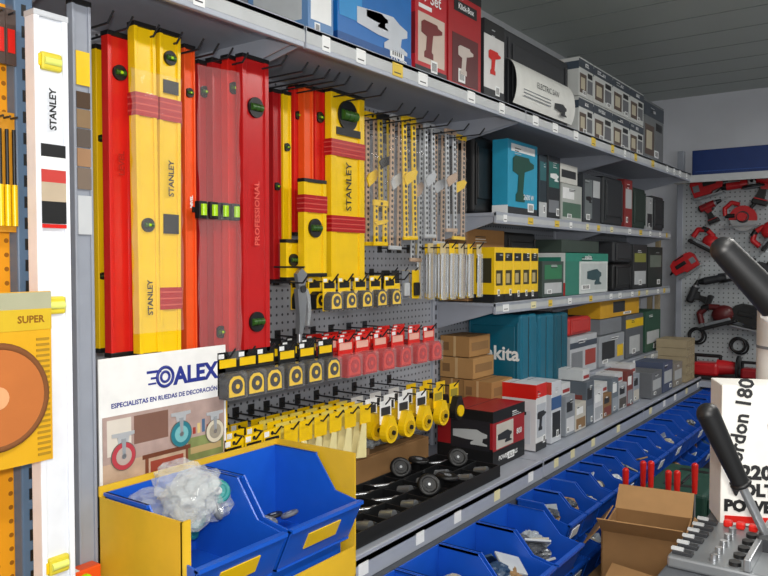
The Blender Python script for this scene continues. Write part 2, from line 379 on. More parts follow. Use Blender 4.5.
for k, px in enumerate((408, 418, 428)):
    y = Yp(px, 1.36)
    for x in (1.41, 1.45): b.bb(-x-.001, -x, y-.022, y+.022, 1.475, 1.572, (BLK, GRAY, YEL)[k]); b.bb(-x, -x+.01, y-.015, y+.015, 1.485, 1.53, (YEL, LGR, BLK)[k], .003)
b.done('small_parts_blister_packs')
# locking pliers
b = MB(); p = onx(299, 300, 1.35); b.M = FX(-1.35, p.y, p.z)
b.prism([(-.012, .03), (-.02, .07), (0, .085), (.02, .07), (.014, .045), (.006, .03)], .012, STEEL)
b.prism([(-.02, .03), (.012, .03), (.016, -.0), (.01, -.05), (0, -.09), (-.014, -.09), (-.012, -.04)], .014, STEEL)
b.prism([(.02, .03), (.03, .01), (.034, -.03), (.026, -.07), (.018, -.07), (.022, -.03), (.018, 0), (.01, .03)], .014, mat('d0d3d6', .25, .7))
b.cyl((-.006, -.09, .007), (-.006, -.115, .007), .007, STEEL); b.cyl((0, .03, -.002), (0, .03, .018), .01, DGR)
b.M = Matrix.Identity(4); b.tube([(-1.6, p.y, p.z+.088), (-1.33, p.y, p.z+.088)], .0025, WIRE)
b.done('locking_pliers')
# drill bit hang packs
b = MB()
for i, px in enumerate((443, 452, 461, 470, 479)):
    y = Yp(px, 1.33)
    for x in (1.33, 1.38, 1.43):
        b.bb(-x-.001, -x, y-.018, y+.018, 1.625, 1.665, YEL if i % 2 else mat('cbb98a', .4))
        b.bb(-x-.001, -x, y-.018, y+.018, 1.47, 1.49, mat('c8a81a', .4))
        for q in (-.013, -.006, .001, .008): b.cyl((-x+.002, y+q, 1.475), (-x+.002, y+q+.002, 1.63), .0022, STEEL if q < 0 else mat('b59a6a', .3, .6), n=7)
        b.bb(-x+.0065, -x+.007, y-.018, y+.018, 1.47, 1.63, CLEAR)
b.done('drill_bit_packs')

# ------------------------------------------------------------------ cartons & cases
def carton(name, x0, x1, y0, y1, z, h, col, front=(), side=(), ftext=(), stext=(), flap=True):
    """x0 nearer aisle distance, x1 deeper distance"""
    b = MB(); b.bb(-x1, -x0, y0, y1, z+.001, z+h, col, .0015)
    W = y1-y0; D = x1-x0
    if flap: b.bb(-(x0+x1)/2-.001, -(x0+x1)/2+.001, y0, y1, z+h, z+h+.0006, DGR)
    for k, (u0, v0, u1, v1, m) in enumerate(front):
        b.bb(-x0-.0005, -x0+.0008+.0002*k, y0+u0*W, y0+u1*W, z+v0*h, z+v1*h, m)
    for k, (u0, v0, u1, v1, m) in enumerate(side):
        b.bb(-x1+u0*D, -x1+u1*D, y0-.0008-.0002*k, y0+.0005, z+v0*h, z+v1*h, m)
    # printed line blocks / barcode stickers
    if h > .1 and W > .06:
        u = random.uniform(.08, .6)
        for q in range(3): b.bb(-x0, -x0+.0022, y0+u*W, y0+(u+random.uniform(.12, .3))*W, z+h*(.9-.035*q)-.003, z+h*(.9-.035*q), random.choice((WHT, DGR, LGR)))
        u = random.uniform(.1, .7); v = random.uniform(.04, .12); b.bb(-x0, -x0+.0023, y0+u*W, y0+(u+.2)*W, z+v*h, z+(v+.12)*h, WHT)
        for q in range(5): b.bb(-x0, -x0+.0026, y0+(u+.03+q*.03)*W, y0+(u+.045+q*.03)*W, z+(v+.02)*h, z+(v+.1)*h, BLK)
    for it in ftext:
        if it[0] in ('drill', 'grind'):
            _, u, v, s_, m = it; b.prism([(a*s_, c*s_) for a, c in (DRILL if it[0] == 'drill' else GRIND)], .0008, m, FX(-x0+.0018, y0+u*W, z+v*h))
        else:
            t, u, v, s_, m = it; b.text(t, s_, m, FX(-x0+.0028, y0+u*W, z+v*h), .0006)
    for it in stext:
        if it[0] in ('drill', 'grind'):
            _, u, v, s_, m = it; b.prism([(a*s_, c*s_) for a, c in (DRILL if it[0] == 'drill' else GRIND)], .0008, m, FY(-x1+u*D, y0-.0018, z+v*h))
        else:
            t, u, v, s_, m = it; b.text(t, s_, m, FY(-x1+u*D, y0-.0028, z+v*h), .0006)
    return b.done(name)
def case(name, x0, x1, y0, y1, z, h, col, face='X', txt=None, latch=BLK, tcol=WHT, panel=None, tx=0):
    b = MB(); cx, cy = -(x0+x1)/2, (y0+y1)/2
    T, W, F = (x1-x0, y1-y0, FX(-x0, cy, z+h/2)) if face == 'X' else (y1-y0, x1-x0, FY(cx, y0, z+h/2))
    b.M = F   # local: u width, v height, w outwards; body lies in w<0
    b.box((0, 0, -T*.26), (W, h-.004, T*.48), col, .014, seg=3); b.box((0, 0, -T*.75), (W, h-.004, T*.48), col, .014, seg=3)
    b.box((0, -.003, -T*.5), (W*.97, h*.95-.004, T*.1), BLK, .004)
    b.box((0, h*.02, .0005), (W*.78, h*.66, .006), panel or col, .003)
    for sx in (-1, 1):
        b.box((sx*W*.3, h*.445, -T*.5), (W*.09, h*.1, T*.5), latch, .003)
        b.box((sx*W*.44, 0, 0), (W*.025, h*.8, .008), col, .003)
    b.tube([(-W*.16, h*.4, -T*.5), (-W*.16, h*.47, -T*.5), (W*.16, h*.47, -T*.5), (W*.16, h*.4, -T*.5)], min(.009, h*.03), latch, 8)
    if txt: b.text(txt[0], txt[1], tcol, Matrix.Translation((tx, txt[2]*h, .0045)), .0022)
    return b.done(name)

# top shelf A
z = ZA+.003
carton('angle_grinder_box', 1.24, 1.45, Yp(338, 1.24), Yp(411, 1.24), z, .27, mat('1a6cb8', .35),
       front=((0, 0, 1, .14, mat('0d4f90', .4)), (.02, .3, .3, .9, mat('2f90d0', .4)), (.5, .78, .95, .92, WHT)), side=((0, 0, 1, .14, mat('0d3f80', .4)), (.1, .25, .9, .8, mat('2f86c4', .4))), ftext=(('grind', .58, .36, .24, mat('c6ccd4', .4)), ('grind', .5, .42, .1, mat('20303c', .4)), ('115 mm', .8, .07, .025, WHT)), flap=False)
carton('tool_box_carton', 1.24, 1.45, Yp(309, 1.24), Yp(334, 1.24), z, .2, mat('5f86b4', .4), front=((.1, .2, .9, .6, WHT),), side=((.1, .2, .9, .6, LGR),))
carton('cordless_drill_box', 1.24, 1.5, Yp(415, 1.24), Yp(446, 1.24), z, .31, mat('bc222c', .4),
       front=((0, .0, 1, .1, DGR), (.08, .14, .92, .62, mat('d0beb0', .4)), (.1, .66, .5, .7, WHT)), ftext=(('9 Set', .5, .78, .05, WHT), ('drill', .5, .38, .12, mat('702020', .4))), side=((0, .2, 1, .6, mat('7a1a20', .4)),))
carton('tool_set_box', 1.24, 1.5, Yp(448, 1.24), Yp(480, 1.24), z, .36, mat('a81c22', .4),
       front=((.0, .85, 1, 1, BLK), (.1, .06, .9, .5, mat('5a1c20', .4)), (.15, .7, .85, .8, BLK)), ftext=(('Klick-Box', .5, .75, .026, WHT), ('drill', .5, .28, .1, mat('c8bcb4', .4))))
carton('heat_gun_box', 1.24, 1.45, Yp(483, 1.24), Yp(503, 1.24), z, .28, mat('dcdcda', .4),
       front=((0, .0, 1, .16, DGR), (0, .82, 1, 1, BLK)), ftext=(('drill', .5, .5, .09, RED),), side=((0, 0, 1, 1, DGR),))
case('black_tool_case', 1.27, 1.42, Yp(508, 1.25), Yp(572, 1.25), z, .31, DGR)
b = MB(); ya, yb = Yp(516, 1.22), Yp(574, 1.22)
vs = []
for k in range(11):
    a = math.radians(-50+k*14); vs += [(-1.266+.045*math.cos(a)-.0, ya, z+.1+.095*math.sin(a)), (-1.266+.045*math.cos(a), yb, z+.1+.095*math.sin(a))]
fs = [[2*k, 2*k+1, 2*k+3, 2*k+2] for k in range(10)]
b.add(vs, fs, mat('e4e5e0', .5), True); b.text('ELECTRIC SAW', .032, DGR, FX(-1.2195, (ya+yb)/2, z+.12)); b.prism([(a*.12, c*.12) for a, c in GRIND], .0008, DGR, FX(-1.2195, yb-.16, z+.07))
for k in range(3): b.bb(-1.2205, -1.2195, ya+.06, yb-.26, z+.06+k*.012, z+.063+k*.012, GRAY)
b.cyl((-1.262, yb-.004, z+.1), (-1.232, yb-.004, z+.1), .03, BLK); b.done('paper_label_sleeve')
ys = [Yp(p, 1.24) for p in (577, 592, 611, 628, 642, 662)]
for k in range(5):
    for lv in range(2):
        if k < 4 or lv == 0:
            hh = .17 if k < 4 else .33
            carton('product_carton', 1.24, 1.5, ys[k]+.004, ys[k+1]-.004, z+lv*.1725, hh, mat('c8cbc8', .5) if k < 4 else mat('6f7375', .5),
               front=((.0, .74, 1, .96, mat('3e4650', .5)), (.06, .1, .5, .6, mat('5a4a40', .5)), (.12, .2, .4, .5, mat('c0b8a0', .5)), (.58, .15, .92, .5, mat('6a6c70', .5)), (.6, .55, .9, .68, BLK)), ftext=(('BOX', .5, .84, .02, WHT),),
               side=((0, .7, 1, .9, mat('3e4a58', .5)), (.2, .15, .8, .6, mat('7a746a', .5))))

# shelf B
z = ZB+.003
case('black_tool_case', 1.43, 1.585, 2.6, 2.84, z, .31, BLK)
carton('drill_box', 1.345, 1.415, 2.72, 3.0, z, .3, mat('2a9cc0', .4), front=((0, 0, 1, .1, DGR), (.1, .85, .9, .95, WHT)), ftext=(('drill', .5, .5, .2, mat('134a3c', .4)), ('2600 W', .68, .25, .03, WHT)), side=((0, 0, 1, .12, WHT),), flap=False)
carton('cyan_drill_box', 1.43, 1.58, 2.87, 3.0, z, .3, mat('2592b0', .4), side=((0, 0, 1, .12, WHT), (.1, .86, .6, .94, WHT)), stext=(('drill', .5, .5, .13, mat('0f3f38', .4)),))
carton('jigsaw_box', 1.345, 1.57, 3.02, 3.1, z, .27, mat('26343c', .4), front=((0, 0, 1, .25, LGR), (.1, .6, .9, .9, mat('2f6a70', .4))))
carton('sander_box', 1.345, 1.57, 3.11, 3.25, z, .28, mat('22262a', .4), front=((.1, .5, .9, .9, mat('2c6a64', .4)), (.1, .1, .9, .3, GRAY)), ftext=(('grind', .5, .68, .09, WHT),))
carton('screw_carton', 1.345, 1.55, 3.27, 3.52, z, .17, mat('b4b8b4', .5), front=((.05, .1, .95, .5, mat('4e6d5c', .5)), (.05, .6, .6, .9, WHT)))
carton('white_carton', 1.36, 1.55, 3.28, 3.5, z+.175, .09, mat('d4d4ce', .5), front=((.1, .3, .9, .7, DGR),))
carton('router_box', 1.345, 1.55, 3.54, 3.78, z, .24, mat('33383e', .5), front=((.08, .1, .5, .9, mat('6e7678', .5)), (.55, .55, .95, .9, LGR)), ftext=(('grind', .3, .5, .08, BLK),))
case('dark_tool_case', 1.345, 1.5, 3.84, 4.14, z, .26, mat('23282c', .5)); carton('red_sander_box', 1.345, 1.5, 4.17, 4.3, z, .27, mat('8a2a28', .5), front=((.1, .4, .9, .8, LGR),)); case('dark_green_tool_case', 1.345, 1.5, 4.32, 4.56, z, .24, mat('22362f', .5)); carton('white_saw_box', 1.345, 1.5, 4.58, 4.7, z, .2, mat('a8acae', .5), front=((.1, .1, .9, .5, DGR),)); case('dark_tool_case', 1.345, 1.5, 4.72, 4.95, z, .22, mat('282c30', .5))
# shelf C
z = ZCc+.003
for k in range(5):
    y0 = 2.61+k*.082
    carton('yellow_fixings_box', 1.345, 1.44, y0, y0+.078, z, .215, YEL, front=((0, 0, 1, .14, BLK), (.15, .3, .85, .58, mat('3a3414', .4)), (.2, .34, .6, .52, mat('b8a878', .4)), (.1, .75, .9, .9, BLK)), side=((0, 0, 1, .14, BLK), (.15, .35, .85, .8, mat('38341c', .4))))
carton('brown_stock_carton', 1.46, 1.585, 2.6, 2.92, z, .29, BRN, side=((.1, .6, .9, .85, mat('7d5c38', .8)),))
case('black_tool_case', 1.46, 1.585, 2.95, 3.25, z, .29, BLK)
carton('heat_gun_carton', 1.345, 1.45, 3.06, 3.3, z, .16, mat('3c4b46', .5), front=((.1, .5, .9, .9, mat('2f7a52', .5)), (.1, .1, .9, .4, LGR)))
carton('sander_carton', 1.345, 1.56, 3.32, 3.9, z, .2, mat('d8dedc', .45), front=((0, .0, .3, 1, mat('2d7f6d', .4)), (.34, .08, .96, .75, mat('c4cccb', .4)), (.0, .8, 1, 1, mat('2a8a76', .4))), ftext=(('grind', .65, .45, .2, mat('2f4f56', .4)), ('makita', .5, .9, .035, WHT)), side=((0, .0, 1, .3, mat('c23a3a', .4)), (.1, .4, .9, .9, mat('2d7f6d', .4))))
carton('dark_flat_carton', 1.38, 1.56, 3.36, 3.86, z+.204, .06, mat('39463f', .5))
case('dark_tool_case', 1.345, 1.55, 4.02, 4.3, z, .15, BLK); case('dark_tool_case', 1.345, 1.55, 4.02, 4.3, z+.152, .12, DGR)
carton('nail_gun_carton', 1.345, 1.55, 4.33, 4.6, z, .26, mat('2a2c2e', .5), front=((.1, .1, .9, .4, LGR), (.1, .6, .9, .8, mat('8a8d40', .5))))
carton('nail_gun_carton', 1.345, 1.55, 4.63, 4.93, z, .25, mat('242b28', .5), front=((.1, .5, .9, .8, mat('6f7a70', .5)),))
# shelf D
z = ZD+.003
for k, (y0, y1, x0, x1) in enumerate(((2.59, 2.77, 1.345, 1.47), (2.6, 2.77, 1.475, 1.585), (2.595, 2.77, 1.43, 1.583), (2.6, 2.775, 1.45, 1.585))):
    zz = z+(0, 0, .0855, .171)[k]
    carton('cardboard_carton', x0, x1, y0, y1, zz, .083, mat(('a27947', '9a7242', 'ab824f', 'a27947')[k], .8), side=((.46, 0, .54, 1, mat('c2a274', .6)), (.08, .3, .3, .7, mat('7c5b36', .8))), front=((.1, .3, .9, .7, mat('8a6840', .8)),))
case('teal_tool_case', 1.335, 1.59, 2.83, 2.99, z, .335, TEAL, face='Y', txt=('makita', .082, .0), panel=mat('0c6078', .4), tx=.012)
case('teal_tool_case', 1.335, 1.59, 3.01, 3.17, z, .325, TEAL, face='Y', txt=('makita', .07, 0)); case('teal_tool_case', 1.335, 1.58, 3.19, 3.34, z, .32, mat('0c5468', .45), face='Y')
carton('white_tool_carton', 1.35, 1.55, 3.4, 3.76, z, .19, mat('b8bcc2', .5), front=((.05, .1, .45, .6, GRAY), (.0, .7, 1, .85, mat('404a58', .5)), (.55, .2, .95, .6, mat('a04038', .5))), side=((.1, .2, .9, .8, mat('90989c', .5)),))
case('red_tool_case', 1.36, 1.5, 3.42, 3.7, z+.192, .09, mat('c0302c', .4))
carton('light_carton', 1.35, 1.55, 3.8, 4.2, z, .16, mat('9a9fa6', .5), front=((.1, .2, .6, .8, DGR), (.7, .2, .95, .6, YEL)))
carton('yellow_flat_carton', 1.36, 1.54, 3.84, 4.5, z+.25, .12, mat('d09c1c', .5), front=((.3, .2, .6, .7, DGR),))
carton('gray_carton', 1.36, 1.54, 3.84, 4.18, z+.1645, .083, GRAY); carton('gray_product_carton', 1.35, 1.54, 4.23, 4.55, z, .247, mat('5c6168', .5), front=((0, .7, 1, .9, YEL), (.2, .1, .8, .5, LGR)))
carton('green_carton', 1.35, 1.54, 4.6, 4.92, z, .25, mat('305544', .5), front=((.1, .2, .9, .5, LGR),))
# shelf E deck
z = ZE+.003
carton('air_compressor_box', 1.22, 1.45, 2.36, 2.62, z, .205, mat('9c1a22', .4), front=((0, 0, 1, .3, BLK), (0, .8, 1, 1, BLK), (.1, .32, .62, .76, mat('c4bfb6', .4))), side=((0, 0, 1, .34, BLK), (0, .8, 1, 1, BLK), (.25, .3, .95, .82, mat('24242a', .4))), stext=(('grind', .6, .55, .14, LGR), ('800 W', .4, .16, .026, WHT)), ftext=(('grind', .35, .52, .11, DGR), ('800', .8, .5, .03, WHT), ('POWER TOOLS', .45, .15, .022, WHT)))
carton('impact_drill_box', 1.2, 1.42, 2.68, 2.78, z, .26, mat('dadcde', .4), front=((0, .8, 1, 1, RED), (0, 0, 1, .12, DGR), (.1, .2, .9, .7, mat('b8bec6', .4))), side=((0, .78, 1, 1, RED), (.1, .1, .9, .6, mat('cdd3da', .4))), stext=(('drill', .5, .4, .14, DGR),), ftext=(('drill', .5, .45, .08, DGR),))
carton('hammer_drill_box', 1.2, 1.42, 2.83, 2.93, z, .25, mat('ccd0d6', .4), front=((0, .55, 1, .75, mat('3a5f90', .4)), (.1, .1, .9, .5, DGR)), side=((.1, .1, .9, .6, NAVY), (0, .8, 1, 1, mat('d04030', .4))))
yy = 2.98; cols = ('8f959c', 'c4c0b6', '5c646e', 'd0d2d6', '8a6a44', '6c7680', 'a8acb2', '7a3a34', '98a0aa', '504c48')
for k in range(9):
    wd = (.11, .13, .1, .12, .12, .1, .13, .1, .11)[k]; hh = (.17, .12, .2, .15, .11, .17, .13, .18, .15)[k]
    carton('small_parts_carton', 1.2, 1.4, yy, yy+wd-.006, z, hh, mat(cols[k], .5), front=((.08, .08, .92, .45, mat(cols[(k+3) % 10], .5)), (.1, .6, .7, .85, WHT if k % 2 else DGR)), side=((.1, .2, .9, .7, mat(cols[(k+5) % 10], .5)),))
    if k % 2 == 0: carton('small_white_box', 1.22, 1.37, yy+.005, yy+wd-.012, z+hh+.001, .05, mat('cfd2d4', .5), front=((.1, .2, .9, .5, mat('9a3030', .5)),))
    yy += wd
for k in range(3): carton('parts_carton', 1.16, 1.45, 4.08+k*.22, 4.27+k*.22, z, .14+.03*(k % 2), mat(('6c6f74', '4c5670', '8a857c')[k], .5), front=((.1, .3, .9, .7, LGR),))
# square tube ends lying on the deck (stacked wooden profiles)
b = MB()
for i in range(4):
    for j in range(5):
        y0 = 4.76+i*.052; zz = z+.001+j*.052
        for (a0, a1, c0, c1) in ((0, .05, 0, .006), (0, .05, .044, .05), (0, .006, .006, .044), (.044, .05, .006, .044)):
            b.bb(-1.33, -1.15, y0+a0, y0+a1, zz+c0, zz+c1, mat('a8997c', .6))
        b.bb(-1.325, -1.32, y0+.005, y0+.045, zz+.005, zz+.045, BLK)
b.done('square_tube_stack')
# ------------------------------------------------------------------ deck of bay with hanging goods
def wheel(b, c, r, ax=(1, 0, 0), tyre=BLK, hub=GRAY):
    c = Vector(c); ax = Vector(ax).normalized()
    b.torus(c, ax, r*.78, r*.24, tyre, 22, 8); b.cyl(c-ax*r*.16, c+ax*r*.16, r*.6, tyre, n=20); b.cyl(c-ax*r*.22, c+ax*r*.22, r*.34, hub, n=14); b.cyl(c-ax*r*.26, c+ax*r*.26, r*.12, STEEL, n=10)
b = MB()
b.bb(-1.42, -1.16, 1.42, 2.3, z, z+.008, BLK)
for (a0, a1, c0, c1) in ((1.415, 1.42, 1.42, 2.3), (1.16, 1.165, 1.42, 2.3), (1.165, 1.415, 1.42, 1.425), (1.165, 1.415, 2.295, 2.3), (1.25, 1.254, 1.425, 2.295), (1.34, 1.344, 1.425, 2.295)): b.bb(-a1, -a0, c0, c1, z+.006, z+.04, BLK, .001)
for yy in [1.42+.11*k for k in range(1, 8)]: b.bb(-1.415, -1.165, yy-.002, yy+.002, z+.008, z+.036, BLK)
for k in range(8):
    for j in range(3):
        yy = 1.475+k*.11; x = -1.207-j*.09
        q = (k*3+j) % 5
        if k >= 4 and q in (0, 2): wheel(b, (x, yy, z+.056), .036, ax=(.5, -.5, .5) if q else (.1, .1, 1), hub=(GRAY, DGR, LGR)[q // 2])
        elif q in (1, 3, 4) and j != 2: b.cyl((x-.02, yy, z+.02), (x+.025, yy, z+.03), .014, STEEL, n=14); b.cyl((x-.02, yy+.03, z+.02), (x+.02, yy+.03, z+.02), .011, DGR, n=14)
        else:
            b.cyl((x-.03, yy-.03, z+.02), (x+.03, yy+.03, z+.025), .006, STEEL, n=8); b.torus((x+.03, yy+.03, z+.026), (0, 0, 1), .011, .005, STEEL, 14, 6); b.torus((x-.03, yy-.03, z+.022), (0, 0, 1), .011, .005, STEEL, 14, 6, .75)
b.done('socket_and_wrench_tray')
b = MB()
b.bb(-1.58, -1.45, 1.42, 2.3, z, z+.1, BRN, .003); b.bb(-1.6+.03, -1.46, 1.44, 2.28, z+.1, z+.104, mat('8f6c44', .8))
b.done('long_cardboard_carton')
b = MB(); b.bb(-1.57, -1.46, 1.5, 1.95, z+.1045, z+.125, mat('a58560', .8)); b.done('flat_cardboard_sheet')
b = MB()
for k in range(9): b.blob((-1.51, 1.98+k*.038, z+.135), (.035, .03, .028), (mat('9aa0a4', .2), CLEAR, GRAY)[k % 3], .2, 3)
b.done('plastic_parcel_bags')
b = MB()
for k in range(26):
    x = 1.18+k*.009
    b.cyl((-x, 1.365+random.uniform(0, .02), z+.004), (-x+random.uniform(-.02, .02), 1.405, z+.008+random.uniform(0, .02)), .0022, STEEL, n=6)
b.done('loose_bolt_pile')

# ------------------------------------------------------------------ storage bins
def bin_(b, x, y, z, w, dp, h, col, label=YEL, fh=.45, lab=True):
    """x: back plane (world x, negative), opens towards +X"""
    t = .004
    b.bb(x, x+dp*.86, y, y+w, z, z+t, col); b.bb(x, x+t, y, y+w, z, z+h, col)
    P = [(0, 0), (dp*.84, 0), (dp, h*fh), (dp*.72, h*fh*1.15), (dp*.5, h), (0, h)]
    for yy in (y, y+w-t): b.prism(P, t, col, Matrix(((1, 0, 0, x), (0, 0, 1, yy), (0, 1, 0, z), (0, 0, 0, 1))))
    a = math.atan2(h*fh, dp*.16); L = math.hypot(h*fh, dp*.16)
    R = Matrix.Rotation(-a, 4, 'Y')
    b.box((x+dp*.92, y+w/2, z+h*fh/2), (L, w, t), col, 0, R)
    if lab: b.box((x+dp*.925+.003, y+w/2, z+h*fh/2+.004), (L*.38, w*.45, t), label, 0, R)
    b.bb(x+dp-.008, x+dp+.006, y, y+w, z+h*fh-.004, z+h*fh+.004, col)
    for yy in (y, y+w): b.bb(x, x+dp*.5, yy-.004, yy+.004, z+h-.006, z+h, col)
CT = [mat('9aa2aa', .15), mat('c0c6ca', .15), mat('4c5056', .4), mat('94744c', .7), mat('75797e', .3, .5), mat('2c4868', .4), mat('b0aa98', .3)]
def fill(b, x, y, z, w, dp, h, n=6):
    for k in range(n):
        c = (x+dp*random.uniform(.2, .62), y+w*random.uniform(.25, .75), z+h*random.uniform(.3, .75)); m = random.choice(CT)
        if k % 2: b.blob(c, (dp*.13, w*.17, h*.13), m, .16, 3)
        else: b.box(c, (dp*.3, w*.4, h*.05), m, .002, Euler((random.uniform(-.6, .6), random.uniform(-.8, .8), random.uniform(-1, 1))).to_matrix().to_4x4())
BD = mat('1450b8', .35)
for ri, (xb_, zb_) in enumerate(((-XE+.022, .655), (-1.09, .503))):
    b = MB(); y = 2.3
    while y < 4.95:
        bin_(b, xb_, y, zb_, .135, .19, .145, BD, WHT, .6, lab=random.random() < .45); fill(b, xb_, y, zb_, .135, .2, .13, 8); y += .146
    b.done('hanging_storage_bin_row')
b = MB(); y = 1.37
while y < 2.2:
    bin_(b, -XE+.022, y, .625, .205, .26, .175, mat('1856c4', .35), WHT, .55, lab=False); fill(b, -XE+.022, y, .63, .205, .27, .15, 10); y += .218
b.done('large_storage_bin_row')

# ------------------------------------------------------------------ yellow display box with blue bins
z = ZE+.013; YC = mat('e4b82a', .5)
b = MB(); x0, x1, y0, y1, zt = -1.3, -1.05, .85, 1.35, 1.14
b.bb(x0, x1, y0, y1, z, z+.004, YC)
b.bb(x0, x0+.004, y0, y1, z, zt+.02, YC); b.bb(x0, x1, y0, y0+.004, z, zt, YC); b.bb(x0, x1, y1-.004, y1, z, zt+.02, YC)
b.bb(x1-.004, x1, y0, y0+.02, z, zt, YC); b.bb(x1-.004, x1, y0+.02, y1, z, z+.07, YC)
b.bb(x0, x1, y0-.001, y0+.0, z+.0, z+.05, mat('c9982a', .5))
b.done('yellow_display_box')
BR = mat('1a5ac8', .3)
b = MB(); bin_(b, x0+.008, y0+.01, z+.09, .225, .27, .185, BR, YEL, .5); b.bb(x0+.02, x1-.03, y0+.012, y0+.23, z+.006, z+.089, BR); b.done('blue_storage_bin')
b = MB(); bin_(b, x0+.008, y0+.25, z+.09, .235, .27, .185, BR, YEL, .5); b.bb(x0+.02, x1-.03, y0+.255, y0+.48, z+.006, z+.089, BR)
for k in range(6): wheel(b, (x0+.05+.1*random.random(), y0+.29+.15*random.random(), z+.115+.008*k), .022, ax=(random.uniform(-.4, .4), random.uniform(-.4, .4), 1), tyre=(GRAY, DGR)[k % 2], hub=LGR)
b.done('blue_storage_bin')
b = MB()
for k in range(8): b.blob((x0+.06+random.uniform(0, .11), y0+.06+random.uniform(0, .13), z+.2+random.uniform(0, .1)), (.045, .05, .035), mat('e8eef0', .05, 0, .28), .2, 3)
for k in range(7): wheel(b, (x0+.06+.11*random.random(), y0+.06+.13*random.random(), z+.17+.014*k), .026, ax=(1, random.uniform(-1, 1), random.uniform(-.5, 1)), tyre=(mat('2b8a8a', .4), GRAY, mat('b8b4a8', .4))[k % 3], hub=LGR)
for k in range(6): b.box((x0+.06+.11*random.random(), y0+.06+.13*random.random(), z+.22+.01*k), (.04, .03, .003), STEEL, .0005, Euler((random.uniform(-1, 1), random.uniform(-1, 1), 0)).to_matrix().to_4x4())
b.done('bagged_caster_wheels')
# carton that carries the advert, and the advert
carton('display_riser_carton', 1.315, 1.42, .86, 1.22, ZE+.001, .17, mat('5b4630', .8))
b = MB(); X = -1.33; ya, yb = Yp(97, 1.33), Yp(225, 1.33); zt = 1.405; zb = ZE+.172; W = yb-ya; H = zt-zb
b.bb(X-.004, X, ya, yb, zb, zt, mat('f2f2f0', .4), .001)
def S(u, v, w=.0): return FX(X+.0008+w, ya+u*W, zb+v*H)
def R_(u0, u1, v0, v1, m, w=.001): b.bb(X, X+w, ya+W*u0, ya+W*u1, zb+H*v0, zb+H*v1, m)
b.text('ALEX', .052, NAVY, S(.735, .845), .0022)
b.torus(S(.48, .855).translation, (1, 0, 0), .021, .0035, NAVY, 22, 6); b.torus(S(.48, .855).translation, (1, 0, 0), .011, .003, NAVY, 18, 6)
R_(.34, .45, .885, .9, NAVY); R_(.37, .43, .85, .862, NAVY); R_(.35, .41, .82, .83, NAVY)
b.text('ESPECIALISTAS EN RUEDAS DE DECORACIÓN', .0138, NAVY, S(.5, .735), .0004)
R_(.02, .98, .06, .68, mat('c4a890', .5, var=.2), .0006)
R_(.02, .98, .42, .68, mat('b09890', .5, var=.2), .0007)           # room wall
R_(.05, .22, .46, .66, mat('d8d0c4', .5), .0008); R_(.24, .5, .5, .66, mat('7d5a4c', .5), .0008)
R_(.3, .68, .4, .425, mat('6e3c26', .5), .0010); R_(.32, .345, .1, .4, mat('7a4630', .5), .0010); R_(.64, .66, .2, .4, mat('7a4630', .5), .0010)   # table
R_(.36, .62, .3, .38, mat('9a4434', .5), .0009); R_(.66, .97, .32, .46, mat('7f8a54', .5, var=.3), .0009); R_(.68, .95, .36, .4, mat('b8a070', .5), .0010)
R_(.02, .98, .06, .17, mat('d8c4a8', .5), .0008)
for k in range(6): R_(.7+.04*k, .725+.04*k, .48, .52+.02*(k % 3), mat(('a03a30', 'd8c080', '4a6a8a')[k % 3], .5), .0009)
def pw(u, v, r, tyre, hub):
    p = S(u, v, .001).translation; q = Vector((.0006, 0, 0))
    M = FX(X+.0012, p.y, p.z)
    b.prism([(-r*.95, r*1.75), (r*.95, r*1.75), (r*.95, r*1.5), (r*.5, r*1.45), (r*.25, -.1*r), (-r*.25, -.1*r), (-r*.5, r*1.45), (-r*.95, r*1.5)], .0016, mat('c8ccd0', .3, .3), M)
    b.cyl(p, p+q*2, r*1.06, mat('6a625c', .4), n=26); b.cyl(p, p+q*3, r, tyre, n=26); b.cyl(p+q*2, p+q*4, r*.66, hub, n=22); b.cyl(p+q*3, p+q*5, r*.2, STEEL, n=10)
    b.prism([(-r*.18, r*1.3), (r*.18, r*1.3), (r*.12, -.1*r), (-r*.12, -.1*r)], .0035, mat('aab0b6', .3, .3), M)
pw(.16, .45, .028, mat('b8404a', .4), mat('b8a8a0', .4)); pw(.6, .5, .028, mat('2a7a88', .4), mat('78b8bc', .4)); pw(.89, .47, .026, mat('d8cfb8', .4), mat('a09888', .4))
pw(.28, .17, .024, mat('33363a', .4), mat('ded8cc', .4)); pw(.5, .16, .03, mat('43301f', .4), mat('d8c8a8', .4)); pw(.68, .2, .022, mat('33363a', .4), mat('caa070', .4)); pw(.12, .16, .024, mat('e0dccc', .4), mat('8a8a8a', .4))
R_(.82, .97, .08, .15, mat('a83438', .4), .0012)
b.done('caster_wheel_advert_board')
b = MB(); b.bb(-1.3, -1.27, .72, .835, .985, 1.02, ORG, .003); b.bb(-1.299, -1.271, .75, .79, 1.02, 1.0208, WHT)
b.cyl((-1.27, .8, 1.0), (-1.265, .8, 1.0), .012, GRN); b.bb(-1.3, -1.27, .74, .80, ZE, .985, DGR); b.done('torpedo_level')

